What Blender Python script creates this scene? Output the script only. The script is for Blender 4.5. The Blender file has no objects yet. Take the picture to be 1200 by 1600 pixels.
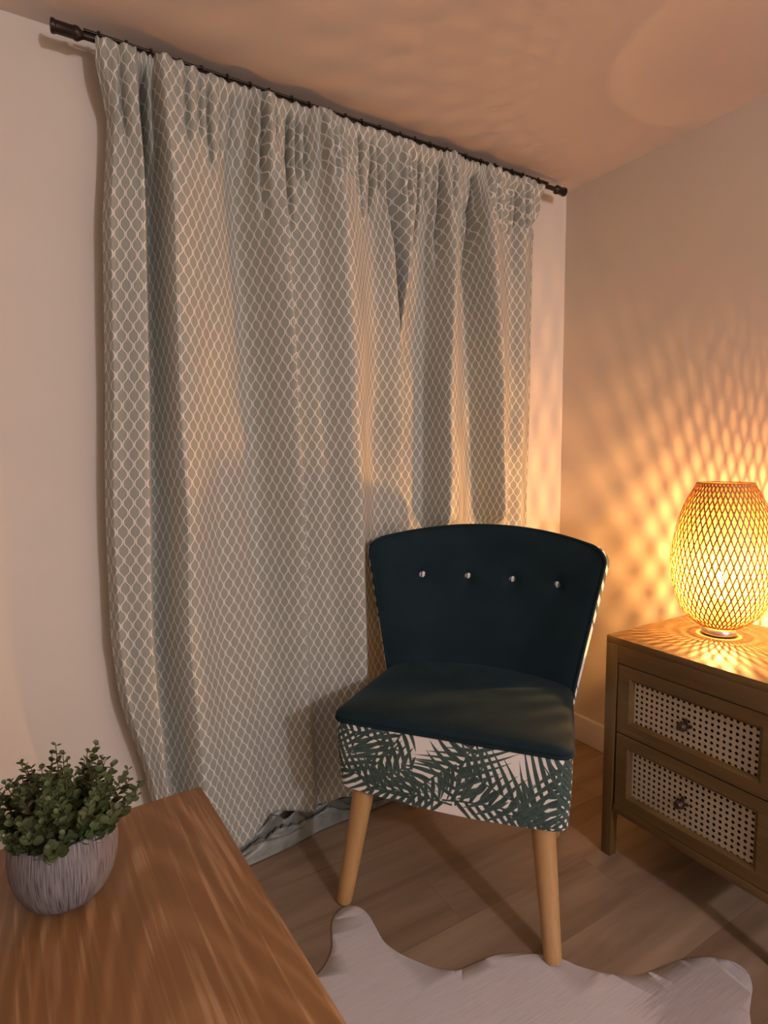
import bpy, bmesh, math, random
from mathutils import Vector, Matrix, noise
random.seed(7)
PI = math.pi
scn = bpy.context.scene
COL = scn.collection

# ------------------------------------------------------------------ camera
cam_d = bpy.data.cameras.new('camera')
cam = bpy.data.objects.new('camera', cam_d); COL.objects.link(cam)
cam_d.sensor_fit = 'VERTICAL'; cam_d.sensor_height = 36.0
cam_d.lens = 36.0 * 903.5 / 1600.0
cam_d.clip_start = 0.02
YAW, PIT, ROL = 0.540944, -0.09489978, -0.00908258
F = Vector((math.sin(YAW)*math.cos(PIT), math.cos(YAW)*math.cos(PIT), math.sin(PIT)))
r = F.cross(Vector((0, 0, 1))).normalized(); u = r.cross(F)
r2 = r*math.cos(ROL)+u*math.sin(ROL); u2 = -r*math.sin(ROL)+u*math.cos(ROL)
m = Matrix.Identity(4)
for i in range(3):
    m[i][0] = r2[i]; m[i][1] = u2[i]; m[i][2] = -F[i]
m.translation = Vector((0, 0, 1.25))
cam.matrix_world = m
scn.camera = cam

# ------------------------------------------------------------------ colour management, world, lights
scn.view_settings.view_transform = 'Standard'
scn.view_settings.look = 'None'
scn.view_settings.gamma = 1.0
scn.view_settings.use_curve_mapping = False
scn.view_settings.exposure = 0.0
BULB = 15500.0          # emission strength of the lamp's filament
ROOM_W = 116.0          # the room's other lamp, behind the camera
w = bpy.data.worlds.new('world'); scn.world = w; w.use_nodes = True
w.node_tree.nodes['Background'].inputs[0].default_value = (0.02, 0.03, 0.05, 1)
w.node_tree.nodes['Background'].inputs[1].default_value = 0.1

def add_light(name, typ, loc, energy, color, size, tgt=None):
    d = bpy.data.lights.new(name, typ); d.energy = energy; d.color = color
    if typ == 'AREA': d.size = size
    else: d.shadow_soft_size = size
    o = bpy.data.objects.new(name, d); COL.objects.link(o); o.location = loc
    if tgt:
        o.rotation_euler = (Vector(tgt)-Vector(loc)).to_track_quat('-Z', 'Y').to_euler()
    return o
add_light('room_lamp_light', 'POINT', (1.0, -2.1, 2.0), ROOM_W, (0.95, 0.87, 1.0), 0.06)

# ------------------------------------------------------------------ helpers
def smooth(o, ang=40):
    for p in o.data.polygons: p.use_smooth = True
    try:
        o.data.set_sharp_from_angle(angle=math.radians(ang))
    except Exception: pass

def link(name, me, mat, parent=None, sm=True, ang=40):
    o = bpy.data.objects.new(name, me); COL.objects.link(o)
    if mat: me.materials.append(mat)
    if parent: o.parent = parent
    if sm: smooth(o, ang)
    return o

def mesh_obj(name, verts, faces, mat, parent=None, sm=True, ang=40, uvs=None, thick=None):
    me = bpy.data.meshes.new(name); me.from_pydata([tuple(v) for v in verts], [], faces)
    if uvs:
        uvl = me.uv_layers.new(name='UVMap')
        for l in me.loops: uvl.data[l.index].uv = uvs[l.vertex_index]
    me.update()
    o = link(name, me, mat, parent, sm, ang)
    if thick:
        md = o.modifiers.new('thickness', 'SOLIDIFY'); md.thickness = thick; md.offset = 0
    return o

def bm_obj(name, bm, mat, parent=None, sm=True, ang=40):
    me = bpy.data.meshes.new(name); bmesh.ops.recalc_face_normals(bm, faces=bm.faces); bm.to_mesh(me); bm.free()
    return link(name, me, mat, parent, sm, ang)

def add_box(bm, lo, hi, bevel=0.0, seg=2):
    vs = bmesh.ops.create_cube(bm, size=1.0)['verts']
    c = [(lo[i]+hi[i])/2 for i in range(3)]; s = [hi[i]-lo[i] for i in range(3)]
    for v in vs: v.co = Vector((c[0]+v.co.x*s[0], c[1]+v.co.y*s[1], c[2]+v.co.z*s[2]))
    if bevel > 0:
        es = set()
        for v in vs: es.update(v.link_edges)
        bmesh.ops.bevel(bm, geom=list(es), offset=bevel, segments=seg, affect='EDGES', profile=0.5)

def box(name, lo, hi, mat, parent=None, bevel=0.0):
    bm = bmesh.new(); add_box(bm, lo, hi, bevel)
    return bm_obj(name, bm, mat, parent)

def add_tube(bm, pts, rad, n=10, closed=False, cap=True):
    pts = [Vector(p) for p in pts]; N = len(pts); rings = []
    up = Vector((0, 0, 1)); prev = None
    for i, p in enumerate(pts):
        if closed: t = pts[(i+1) % N]-pts[i-1]
        else: t = pts[min(i+1, N-1)]-pts[max(i-1, 0)]
        t.normalize()
        if prev is None:
            a = t.cross(up)
            if a.length < 1e-3: a = t.cross(Vector((1, 0, 0)))
        else: a = prev-t*prev.dot(t)
        a.normalize(); prev = a; b = t.cross(a)
        rr = rad(i/(N-1)) if callable(rad) else rad
        rings.append([bm.verts.new(p+(a*math.cos(2*PI*k/n)+b*math.sin(2*PI*k/n))*rr) for k in range(n)])
    M = N if closed else N-1
    for i in range(M):
        A, B = rings[i], rings[(i+1) % N]
        for k in range(n): bm.faces.new((A[k], A[(k+1) % n], B[(k+1) % n], B[k]))
    if cap and not closed:
        bm.faces.new(rings[0][::-1]); bm.faces.new(rings[-1])

def tube(name, pts, rad, mat, parent=None, n=10, closed=False):
    bm = bmesh.new(); add_tube(bm, pts, rad, n, closed)
    return bm_obj(name, bm, mat, parent, ang=50)

def lathe(name, prof, mat, parent=None, n=48, ang=40, wob=None, uv=True):
    verts, faces, uvs = [], [], []
    for j, (rr, z) in enumerate(prof):
        for k in range(n):
            a = 2*PI*k/n; q = rr*(wob(a, z) if wob else 1)
            verts.append((q*math.cos(a), q*math.sin(a), z)); uvs.append((k/n, z))
    for j in range(len(prof)-1):
        for k in range(n):
            faces.append((j*n+k, j*n+(k+1) % n, (j+1)*n+(k+1) % n, (j+1)*n+k))
    if prof[0][0] > 1e-5: faces.append(tuple(range(n))[::-1])
    if prof[-1][0] > 1e-5: faces.append(tuple((len(prof)-1)*n+k for k in range(n)))
    o = mesh_obj(name, verts, faces, mat, parent, True, ang)
    return o

def tag(o, label=None, cat=None, group=None, kind=None):
    if label: o['label'] = label
    if cat: o['category'] = cat
    if group: o['group'] = group
    if kind: o['kind'] = kind
    return o

def thing(name, loc, rz, label, cat, group=None):
    o = bpy.data.objects.new(name, None); COL.objects.link(o); o.empty_display_size = 0.1
    o.location = loc; o.rotation_euler = (0, 0, rz)
    return tag(o, label, cat, group)

def sstep(a, b, x):
    t = max(0, min(1, (x-a)/(b-a))); return t*t*(3-2*t)

# ------------------------------------------------------------------ node helpers
class NT:
    def __init__(s, name):
        s.m = bpy.data.materials.new(name); s.m.use_nodes = True
        s.t = s.m.node_tree; s.n = s.t.nodes; s.l = s.t.links
        s.b = s.n['Principled BSDF']; s.out = s.n['Material Output']
    def node(s, typ, **kw):
        n = s.n.new(typ)
        for k, v in kw.items(): setattr(n, k, v)
        return n
    def put(s, sock, v):
        if isinstance(v, (int, float, tuple, list)): sock.default_value = v
        else: s.l.new(v, sock)
    def math(s, op, a, b=0.0, c=0.0, clamp=False):
        n = s.n.new('ShaderNodeMath'); n.operation = op; n.use_clamp = clamp
        s.put(n.inputs[0], a); s.put(n.inputs[1], b); s.put(n.inputs[2], c); return n.outputs[0]
    def coord(s, which='Object'):
        return s.n.new('ShaderNodeTexCoord').outputs[which]
    def mapping(s, v, loc=(0,0,0), rot=(0,0,0), sc=(1,1,1)):
        n = s.n.new('ShaderNodeMapping'); s.l.new(v, n.inputs[0])
        n.inputs[1].default_value = loc; n.inputs[2].default_value = rot; n.inputs[3].default_value = sc
        return n.outputs[0]
    def noise(s, v, scale, detail=4, rough=0.5, dist=0.0):
        n = s.n.new('ShaderNodeTexNoise'); s.l.new(v, n.inputs['Vector'])
        n.inputs['Scale'].default_value = scale; n.inputs['Detail'].default_value = detail
        n.inputs['Roughness'].default_value = rough; n.inputs['Distortion'].default_value = dist
        return n.outputs[0]
    def ramp(s, fac, stops):
        n = s.n.new('ShaderNodeValToRGB'); s.put(n.inputs[0], fac)
        e = n.color_ramp.elements
        while len(e) < len(stops): e.new(0.5)
        for i, (p, c) in enumerate(stops):
            e[i].position = p; e[i].color = (c[0], c[1], c[2], 1)
        return n.outputs[0]
    def mix(s, fac, a, b, mode='MIX'):
        n = s.n.new('ShaderNodeMix'); n.data_type = 'RGBA'; n.blend_type = mode
        s.put(n.inputs[0], fac)
        s.put(n.inputs[6], (a[0], a[1], a[2], 1) if isinstance(a, tuple) else a)
        s.put(n.inputs[7], (b[0], b[1], b[2], 1) if isinstance(b, tuple) else b)
        return n.outputs[2]
    def sep(s, v):
        n = s.n.new('ShaderNodeSeparateXYZ'); s.l.new(v, n.inputs[0]); return n.outputs
    def bump(s, h, strength=0.3, dist=0.002):
        n = s.n.new('ShaderNodeBump'); s.put(n.inputs['Height'], h)
        n.inputs['Strength'].default_value = strength; n.inputs['Distance'].default_value = dist
        s.l.new(n.outputs[0], s.b.inputs['Normal'])
    def col(s, c): s.put(s.b.inputs['Base Color'], (c[0], c[1], c[2], 1) if isinstance(c, tuple) else c)
    def setb(s, **kw):
        for k, v in kw.items(): s.put(s.b.inputs[k.replace('_', ' ')], v)

def paint(name, c, rough=0.75, var=0.04):
    t = NT(name); v = t.coord()
    n = t.noise(v, 1.6, 3)
    t.col(t.ramp(n, [(0.3, tuple(x*(1-var) for x in c)), (0.7, tuple(min(1, x*(1+var)) for x in c))]))
    t.setb(Roughness=rough)
    t.bump(t.noise(v, 260, 2), 0.12, 0.0006)
    return t.m

def wood(name, dark, mid, light, axis='Y', scale=1.0, rough=0.45, cath=1.0, streak=0.35, pores=0.0, arch=False):
    """long straight grain with cathedral arches running along one axis"""
    t = NT(name); v = t.coord()
    st = {'X': (0.22, 1, 1), 'Y': (1, 0.22, 1), 'Z': (1, 1, 0.22)}[axis]
    mv = t.mapping(v, loc=(0.3, 0.1, 0.2), sc=tuple(x*scale for x in st))
    big = t.noise(mv, 3.2, 2, 0.4, 0.3)
    rings = t.math('SINE', t.math('MULTIPLY', big, 90.0*cath))
    rings = t.math('MULTIPLY_ADD', rings, 0.5, 0.5)
    rings = t.math('POWER', rings, 2.2)
    st2 = {'X': (0.03, 1, 1), 'Y': (1, 0.03, 1), 'Z': (1, 1, 0.03)}[axis]
    fine = t.noise(t.mapping(v, sc=st2), 210*scale, 3, 0.6)
    fine2 = t.noise(t.mapping(v, sc=st2), 60*scale, 3, 0.6)
    base = t.mix(t.math('MULTIPLY', rings, 0.55), mid, light)
    base = t.mix(t.math('MULTIPLY', t.math('GREATER_THAN', fine, 0.58), streak), base, dark)
    base = t.mix(t.math('MULTIPLY', t.ramp(fine2, [(0.4, (0,0,0)), (0.65, (1,1,1))]), streak), base, dark)
    if arch:
        x_, y_, z_ = t.sep(v)
        w1 = t.noise(t.mapping(v, sc=(1, 0.3, 1)), 7, 3, 0.5)
        xx = t.math('ADD', x_, t.math('MULTIPLY_ADD', w1, 0.06, 0.075))
        par = t.math('MULTIPLY_ADD', t.math('MULTIPLY', xx, xx), 34.0, y_)
        par = t.math('MULTIPLY_ADD', w1, 0.06, par)
        rw = t.math('POWER', t.math('MULTIPLY_ADD', t.math('SINE', t.math('MULTIPLY', par, 52.0)), 0.5, 0.5), 3.0)
        rings = rw
        base = t.mix(t.math('MULTIPLY', rw, 0.5), mid, light)
        base = t.mix(t.math('MULTIPLY', t.ramp(fine2, [(0.4, (0,0,0)), (0.65, (1,1,1))]), streak), base, dark)
    if pores:
        pv = t.noise(t.mapping(v, loc=(3.1, 0, 0), sc=st2), 120*scale, 3, 0.6)
        pm = t.noise(mv, 9, 3, 0.6)
        pf = t.math('MULTIPLY', t.ramp(pv, [(0.52, (0,0,0)), (0.62, (1,1,1))]), t.ramp(t.math('MULTIPLY_ADD', rings, 0.35, pm), [(0.45, (0,0,0)), (0.75, (1,1,1))]))
        base = t.mix(t.math('MULTIPLY', pf, pores), base, tuple(min(1, q*m_) for q, m_ in zip(light, (1.35, 1.6, 2.0))))
    t.col(base)
    t.setb(Roughness=rough)
    t.bump(t.math('ADD', fine, rings), 0.12, 0.0008)
    return t.m

def plain(name, c, rough=0.5, metal=0.0, **kw):
    t = NT(name); v = t.coord()
    n = t.noise(v, 35, 2)
    t.col(t.mix(t.math('MULTIPLY', n, 0.25), c, tuple(x*0.7 for x in c)))
    t.setb(Roughness=rough, Metallic=metal, **kw)
    return t.m

# ------------------------------------------------------------------ materials
M_wall = paint('wall_paint', (0.64, 0.585, 0.485))
M_wall_right = paint('right_wall_colour', (0.62, 0.54, 0.43))  # right wall tinted a little browner than the other walls
M_ceil = paint('ceiling_paint', (0.68, 0.60, 0.54))
M_trim = plain('white_trim', (0.70, 0.66, 0.62), 0.35)
M_pole = plain('dark_bronze_metal', (0.035, 0.025, 0.018), 0.4, 0.6)

def floor_mat():
    t = NT('laminate_floor'); v = t.coord()
    x, y, z = t.sep(v)
    pw = 0.19
    row = t.math('FLOOR', t.math('DIVIDE', y, pw))
    fy = t.math('FRACT', t.math('DIVIDE', y, pw))
    off = t.math('FRACT', t.math('MULTIPLY', row, 0.377))
    px = t.math('ADD', t.math('DIVIDE', x, 1.25), off)
    fx = t.math('FRACT', px); colm = t.math('FLOOR', px)
    cmb = t.node('ShaderNodeCombineXYZ'); t.put(cmb.inputs[0], colm); t.put(cmb.inputs[1], row)
    wn = t.node('ShaderNodeTexWhiteNoise'); wn.noise_dimensions = '3D'; t.l.new(cmb.outputs[0], wn.inputs[0])
    rnd = wn.outputs[0]
    addv = t.node('ShaderNodeVectorMath'); addv.operation = 'ADD'; t.l.new(v, addv.inputs[0])
    sc = t.node('ShaderNodeVectorMath'); sc.operation = 'SCALE'; t.l.new(wn.outputs[1], sc.inputs[0]); sc.inputs[3].default_value = 7.0
    t.l.new(sc.outputs[0], addv.inputs[1])
    g = t.noise(t.mapping(addv.outputs[0], sc=(0.16, 1.3, 1)), 9, 4, 0.55, 0.4)
    g2 = t.noise(t.mapping(addv.outputs[0], sc=(0.04, 1, 1)), 90, 3, 0.6)
    c = t.ramp(g, [(0.30, (0.155, 0.102, 0.062)), (0.5, (0.255, 0.182, 0.118)), (0.70, (0.34, 0.25, 0.168))])
    c = t.mix(t.math('MULTIPLY', g2, 0.30), c, (0.155, 0.10, 0.06))
    c = t.mix(t.math('MULTIPLY', rnd, 0.25), c, (0.19, 0.13, 0.08))
    edge = t.math('MINIMUM', t.math('MINIMUM', fy, t.math('SUBTRACT', 1.0, fy)),
                  t.math('MULTIPLY', t.math('MINIMUM', fx, t.math('SUBTRACT', 1.0, fx)), 6.0))
    line = t.math('LESS_THAN', edge, 0.006)
    c = t.mix(t.math('MULTIPLY', line, 0.45), c, (0.12, 0.08, 0.05))
    t.col(c); t.setb(Roughness=0.42)
    t.bump(t.math('SUBTRACT', g2, line), 0.15, 0.0008)
    return t.m
M_floor = floor_mat()

def curtain_mat(name, bg, ln, W=0.0305, H=0.0515):
    t = NT(name); uv = t.coord('UV')
    x, y, z = t.sep(uv)
    nz = t.noise(uv, 45, 2)
    s = t.math('MULTIPLY_ADD', t.math('SUBTRACT', nz, 0.5), 0.18, t.math('MULTIPLY', x, 2.0/W))
    ph = t.math('MULTIPLY', y, 2*PI/H)
    # slightly squared wave, so bulbs keep short necks
    c = t.math('MULTIPLY_ADD', t.math('COSINE', t.math('MULTIPLY', ph, 3.0)), -0.035, t.math('MULTIPLY', t.math('COSINE', ph), 0.42))
    d1 = t.math('PINGPONG', t.math('SUBTRACT', s, c), 1.0)
    d2 = t.math('PINGPONG', t.math('ADD', t.math('SUBTRACT', s, 1.0), c), 1.0)
    d = t.math('MINIMUM', d1, d2)
    line = t.ramp(d, [(0.045, (1,1,1)), (0.145, (0,0,0))])
    weave = t.noise(t.mapping(uv, sc=(1, 0.5, 1)), 1300, 2, 0.7)
    blot = t.noise(uv, 140, 2)
    base = t.mix(weave, tuple(q*0.72 for q in bg), tuple(q*1.22 for q in bg))
    lc = t.mix(blot, tuple(q*0.8 for q in ln), tuple(min(1, q*1.1) for q in ln))
    t.col(t.mix(line, base, lc))
    t.setb(Roughness=0.85, Sheen_Weight=0.15)
    t.bump(t.math('ADD', t.math('MULTIPLY', line, 0.8), t.math('MULTIPLY', weave, 0.6)), 0.35, 0.001)
    return t.m
M_curt = curtain_mat('ogee_curtain_fabric', (0.305, 0.322, 0.268), (0.76, 0.74, 0.66))
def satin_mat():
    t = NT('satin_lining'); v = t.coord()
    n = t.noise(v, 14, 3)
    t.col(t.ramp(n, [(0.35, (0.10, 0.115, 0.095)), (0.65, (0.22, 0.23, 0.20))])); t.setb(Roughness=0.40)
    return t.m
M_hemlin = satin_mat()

def velvet_mat():
    t = NT('teal_velvet'); v = t.coord()
    n = t.noise(v, 9, 3, 0.5)
    c = t.ramp(n, [(0.35, (0.0045, 0.015, 0.020)), (0.7, (0.008, 0.023, 0.029))])
    t.col(c)
    t.setb(Roughness=0.8, Sheen_Weight=0.20, Sheen_Roughness=0.35)
    t.b.inputs['Sheen Tint'].default_value = (0.25, 0.40, 0.45, 1)
    t.b.inputs['Specular IOR Level'].default_value = 0.2
    t.bump(t.noise(v, 700, 2), 0.2, 0.0008)
    return t.m
M_velvet = velvet_mat()

def frond_group():
    g = bpy.data.node_groups.new('palm_frond', 'ShaderNodeTree')
    for n_, ty, d in (('P', 'NodeSocketVector', None), ('Curve', 'NodeSocketFloat', 0.3), ('Wid', 'NodeSocketFloat', 0.4), ('N', 'NodeSocketFloat', 12.0), ('Slope', 'NodeSocketFloat', 0.9)):
        sk = g.interface.new_socket(name=n_, in_out='INPUT', socket_type=ty)
        if d is not None: sk.default_value = d
    g.interface.new_socket(name='Mask', in_out='OUTPUT', socket_type='NodeSocketFloat')
    g.interface.new_socket(name='Tone', in_out='OUTPUT', socket_type='NodeSocketFloat')
    gi = g.nodes.new('NodeGroupInput'); go = g.nodes.new('NodeGroupOutput')
    def M(op, a, b=0.0, c=0.0):
        n = g.nodes.new('ShaderNodeMath'); n.operation = op
        for i, v in enumerate((a, b, c)):
            if isinstance(v, (int, float)): n.inputs[i].default_value = v
            else: g.links.new(v, n.inputs[i])
        return n.outputs[0]
    sp = g.nodes.new('ShaderNodeSeparateXYZ'); g.links.new(gi.outputs['P'], sp.inputs[0])
    p = sp.outputs[0]; q = sp.outputs[1]
    p2 = M('MULTIPLY', p, p)
    qq = M('SUBTRACT', q, M('MULTIPLY', gi.outputs['Curve'], p2))
    aq = M('ABSOLUTE', qq)
    pc = M('MAXIMUM', M('MINIMUM', p, 1.0), 0.0)
    root = M('SUBTRACT', p, M('MULTIPLY', M('MULTIPLY', aq, gi.outputs['Slope']), M('MULTIPLY_ADD', aq, 0.9, 0.75)))   # where the leaflet leaves the rachis
    rc = M('MAXIMUM', M('MINIMUM', root, 1.0), 0.0)
    env = M('MULTIPLY', gi.outputs['Wid'], M('POWER', M('MAXIMUM', M('MULTIPLY', M('MULTIPLY', M('ADD', rc, 0.10), M('SUBTRACT', 1.03, rc)), 3.4), 0.0001), 0.5))
    tt = M('DIVIDE', aq, env)
    side = M('MULTIPLY', M('GREATER_THAN', qq, 0.0), 0.45)
    ph = M('FRACT', M('ADD', M('MULTIPLY', root, gi.outputs['N']), side))
    tri = M('ABSOLUTE', M('SUBTRACT', ph, 0.5))            # 0 at the middle of a leaflet
    wid = M('MULTIPLY', M('SUBTRACT', 1.0, M('POWER', M('MINIMUM', tt, 1.0), 2.2)), M('MULTIPLY_ADD', M('MINIMUM', M('MULTIPLY', tt, 4.0), 1.0), 0.16, 0.17))
    leaf = M('LESS_THAN', tri, wid)
    inside = M('MULTIPLY', M('LESS_THAN', tt, 1.0), M('MULTIPLY', M('GREATER_THAN', root, -0.02), M('LESS_THAN', root, 1.0)))
    leaf = M('MULTIPLY', leaf, inside)
    rach = M('MULTIPLY', M('LESS_THAN', aq, 0.013), M('MULTIPLY', M('GREATER_THAN', p, -0.12), M('LESS_THAN', p, 1.0)))
    g.links.new(M('MAXIMUM', leaf, rach), go.inputs[0])
    g.links.new(M('MULTIPLY_ADD', tt, 0.5, M('MULTIPLY', tri, 1.2)), go.inputs[1])
    return g
FROND = frond_group()

def palm_mat():
    """white cotton printed with dark green palm fronds, laid out over the UV map (metres)"""
    t = NT('palm_print_fabric'); uv = t.coord('UV')
    L = 0.215
    fr = [  # x, y, angle, scale, curve, width, leaflets, slope
        (-0.30, 0.055, 62, 0.20, 0.10, 0.42, 13, 1.0), (-0.245, 0.050, 33, 0.17, -0.2, 0.40, 12, 0.9),
        (-0.10, 0.235, -115, 0.18, -0.2, 0.42, 11, 0.9),
        (0.015, 0.135, 215, 0.20, 0.2, 0.34, 12, 0.9), (0.10, 0.20, 225, 0.15, -0.1, 0.42, 10, 1.0),
        (-0.005, 0.035, 175, 0.22, 0.12, 0.30, 15, 0.9), (0.03, 0.055, 88, 0.19, -0.35, 0.46, 13, 0.5),
        (0.02, 0.045, 8, 0.22, -0.15, 0.36, 15, 0.7), (0.245, 0.065, 172, 0.20, -0.25, 0.42, 12, 0.6),
        (0.21, 0.01, 62, 0.24, 0.05, 0.38, 13, 1.1), (0.30, 0.20, -100, 0.20, 0.12, 0.40, 12, 1.1),
        
        (0.345, 0.03, 95, 0.22, -0.1, 0.38, 13, 1.0),
        (-0.37, 0.06, 85, 0.2, 0.1, 0.40, 13, 1.0), (0.46, 0.02, 70, 0.24, 0.1, 0.45, 13, 1.0), (-0.50, 0.02, 80, 0.24, -0.1, 0.45, 13, 1.0), (-0.13, 0.16, 160, 0.17, 0.15, 0.36, 12, 0.8), (-0.16, 0.035, 158, 0.20, 0.1, 0.30, 13, 0.9), (0.13, 0.045, -12, 0.18, 0.1, 0.26, 12, 0.9)]
    mask = 0.0; tone = 0.5
    for i, (x, y, a, sc, cu, wd, n, sl) in enumerate(fr):
        mp = t.node('ShaderNodeMapping'); mp.vector_type = 'TEXTURE'; t.l.new(uv, mp.inputs[0])
        mp.inputs[1].default_value = (x, y, 0); mp.inputs[2].default_value = (0, 0, math.radians(a)); mp.inputs[3].default_value = (sc, sc, 1)
        gn = t.node('ShaderNodeGroup'); gn.node_tree = FROND
        t.l.new(mp.outputs[0], gn.inputs[0])
        for k, vv in enumerate((cu, wd, n, sl)): gn.inputs[k+1].default_value = vv*(1, 1.25, 0.60, 1)[k]
        mask = t.math('MAXIMUM', mask, gn.outputs[0])
        tone = t.math('ADD', t.math('MULTIPLY', tone, t.math('SUBTRACT', 1.0, gn.outputs[0])), t.math('MULTIPLY', gn.outputs[1], gn.outputs[0]))
    nz = t.noise(uv, 60, 3)
    green = t.ramp(t.math('ADD', tone, t.math('MULTIPLY', t.math('SUBTRACT', nz, 0.5), 0.5)),
                   [(0.1, (0.026, 0.050, 0.042)), (0.55, (0.060, 0.100, 0.082)), (0.95, (0.15, 0.20, 0.165))])
    t.col(t.mix(mask, (0.76, 0.73, 0.66), green))
    t.setb(Roughness=0.85)
    t.bump(t.noise(uv, 1500, 1), 0.15, 0.0006)
    return t.m
M_palm = palm_mat()
M_beech = wood('light_beech_wood', (0.30, 0.16, 0.055), (0.42, 0.245, 0.095), (0.48, 0.295, 0.13), 'Z', 1.0, 0.4, 0.4, 0.2)
M_oak = wood('oak_veneer', (0.055, 0.028, 0.007), (0.118, 0.068, 0.018), (0.150, 0.090, 0.027), 'Y', 1.0, 0.58, 0.6, 0.3)
M_oakz = wood('oak_upright', (0.055, 0.028, 0.007), (0.112, 0.065, 0.017), (0.140, 0.085, 0.026), 'Z', 1.0, 0.42, 0.5, 0.3)
M_desk = wood('desk_oak', (0.115, 0.052, 0.017), (0.20, 0.100, 0.035), (0.32, 0.175, 0.075), 'Y', 1.0, 0.42, 0.55, 0.30, 0.5, True)
M_knob = plain('dark_bronze_knob', (0.07, 0.045, 0.028), 0.45, 0.5)
M_steel = plain('brushed_steel', (0.62, 0.60, 0.58), 0.28, 1.0)
M_button = None

def cane_mat():
    t = NT('cane_webbing'); v = t.coord()
    x, y, z = t.sep(v)
    P = 0.0158
    def holes(oy, oz):
        a = t.math('ABSOLUTE', t.math('SUBTRACT', t.math('FRACT', t.math('ADD', t.math('DIVIDE', y, P), oy)), 0.5))
        b = t.math('ABSOLUTE', t.math('SUBTRACT', t.math('FRACT', t.math('ADD', t.math('DIVIDE', z, P*1.06), oz)), 0.5))
        m1 = t.math('MAXIMUM', a, b); m2 = t.math('MULTIPLY', t.math('ADD', a, b), 0.74)
        return t.math('MAXIMUM', m1, m2)
    d = holes(0.0, 0.0)
    hole = t.math('LESS_THAN', d, 0.255)
    # strand lines between the holes
    fy = t.math('FRACT', t.math('DIVIDE', y, P/4)); fz = t.math('FRACT', t.math('DIVIDE', z, P*1.06/4))
    ln = t.math('MAXIMUM', t.math('GREATER_THAN', fy, 0.86), t.math('GREATER_THAN', fz, 0.86))
    base = t.mix(t.math('MULTIPLY', ln, 0.5), (0.42, 0.35, 0.24), (0.22, 0.16, 0.09))
    t.col(base); t.setb(Roughness=0.6)
    t.bump(t.math('SUBTRACT', 1.0, ln), 0.4, 0.0008)
    tr = t.node('ShaderNodeBsdfTransparent'); mx = t.node('ShaderNodeMixShader')
    t.put(mx.inputs[0], hole); t.l.new(t.b.outputs[0], mx.inputs[1]); t.l.new(tr.outputs[0], mx.inputs[2])
    t.l.new(mx.outputs[0], t.out.inputs[0])
    return t.m
M_cane = cane_mat()
M_dark = plain('dark_drawer_inside', (0.045, 0.025, 0.012), 0.8)

def button_mat():
    t = NT('striped_button_fabric'); v = t.coord()
    x, y, z = t.sep(v)
    s = t.math('FRACT', t.math('MULTIPLY', t.math('ADD', x, t.math('MULTIPLY', z, 0.5)), 75.0))
    t.col(t.mix(t.math('GREATER_THAN', s, 0.62), (0.72, 0.70, 0.66), (0.07, 0.10, 0.09))); t.setb(Roughness=0.8)
    return t.m
M_button = button_mat()

def bamboo_mat():
    t = NT('bamboo_strip'); v = t.coord()
    n = t.noise(v, 60, 2)
    c = t.ramp(n, [(0.3, (0.34, 0.13, 0.025)), (0.7, (0.47, 0.20, 0.05))])
    t.col(c); t.setb(Roughness=0.5)
    tl = t.node('ShaderNodeBsdfTranslucent'); t.l.new(c, tl.inputs[0])
    mx = t.node('ShaderNodeMixShader'); mx.inputs[0].default_value = 0.04
    t.l.new(t.b.outputs[0], mx.inputs[1]); t.l.new(tl.outputs[0], mx.inputs[2]); t.l.new(mx.outputs[0], t.out.inputs[0])
    return t.m
M_bamboo = bamboo_mat()
def liner_mat():
    t = NT('thin_woven_liner'); v = t.coord()
    n = t.noise(v, 70, 2)
    c = t.ramp(n, [(0.3, (0.90, 0.62, 0.12)), (0.7, (0.98, 0.78, 0.25))])
    tl = t.node('ShaderNodeBsdfTranslucent'); t.l.new(c, tl.inputs[0])
    df = t.node('ShaderNodeBsdfDiffuse'); t.l.new(c, df.inputs[0])
    tr = t.node('ShaderNodeBsdfTransparent'); tr.inputs[0].default_value = (1, 0.93, 0.80, 1)
    m1 = t.node('ShaderNodeMixShader'); m1.inputs[0].default_value = 0.5
    t.l.new(tl.outputs[0], m1.inputs[1]); t.l.new(df.outputs[0], m1.inputs[2])
    m2 = t.node('ShaderNodeMixShader'); m2.inputs[0].default_value = 0.86
    t.l.new(m1.outputs[0], m2.inputs[1]); t.l.new(tr.outputs[0], m2.inputs[2]); t.l.new(m2.outputs[0], t.out.inputs[0])
    t.n.remove(t.b)
    return t.m
M_liner = liner_mat()
def bulb_glow():
    t = NT('glowing_filament'); t.n.remove(t.b)
    e = t.node('ShaderNodeEmission'); e.inputs[0].default_value = (1.0, 0.51, 0.18, 1); e.inputs[1].default_value = BULB
    t.l.new(e.outputs[0], t.out.inputs[0]); return t.m
M_glow = bulb_glow()
def clear_glass():
    t = NT('clear_bulb_glass'); t.n.remove(t.b)
    a = t.node('ShaderNodeBsdfTransparent'); b = t.node('ShaderNodeBsdfGlossy'); b.inputs['Roughness'].default_value = 0.05
    mx = t.node('ShaderNodeMixShader'); mx.inputs[0].default_value = 0.05
    t.l.new(a.outputs[0], mx.inputs[1]); t.l.new(b.outputs[0], mx.inputs[2]); t.l.new(mx.outputs[0], t.out.inputs[0]); return t.m
M_glass = clear_glass()

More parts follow.
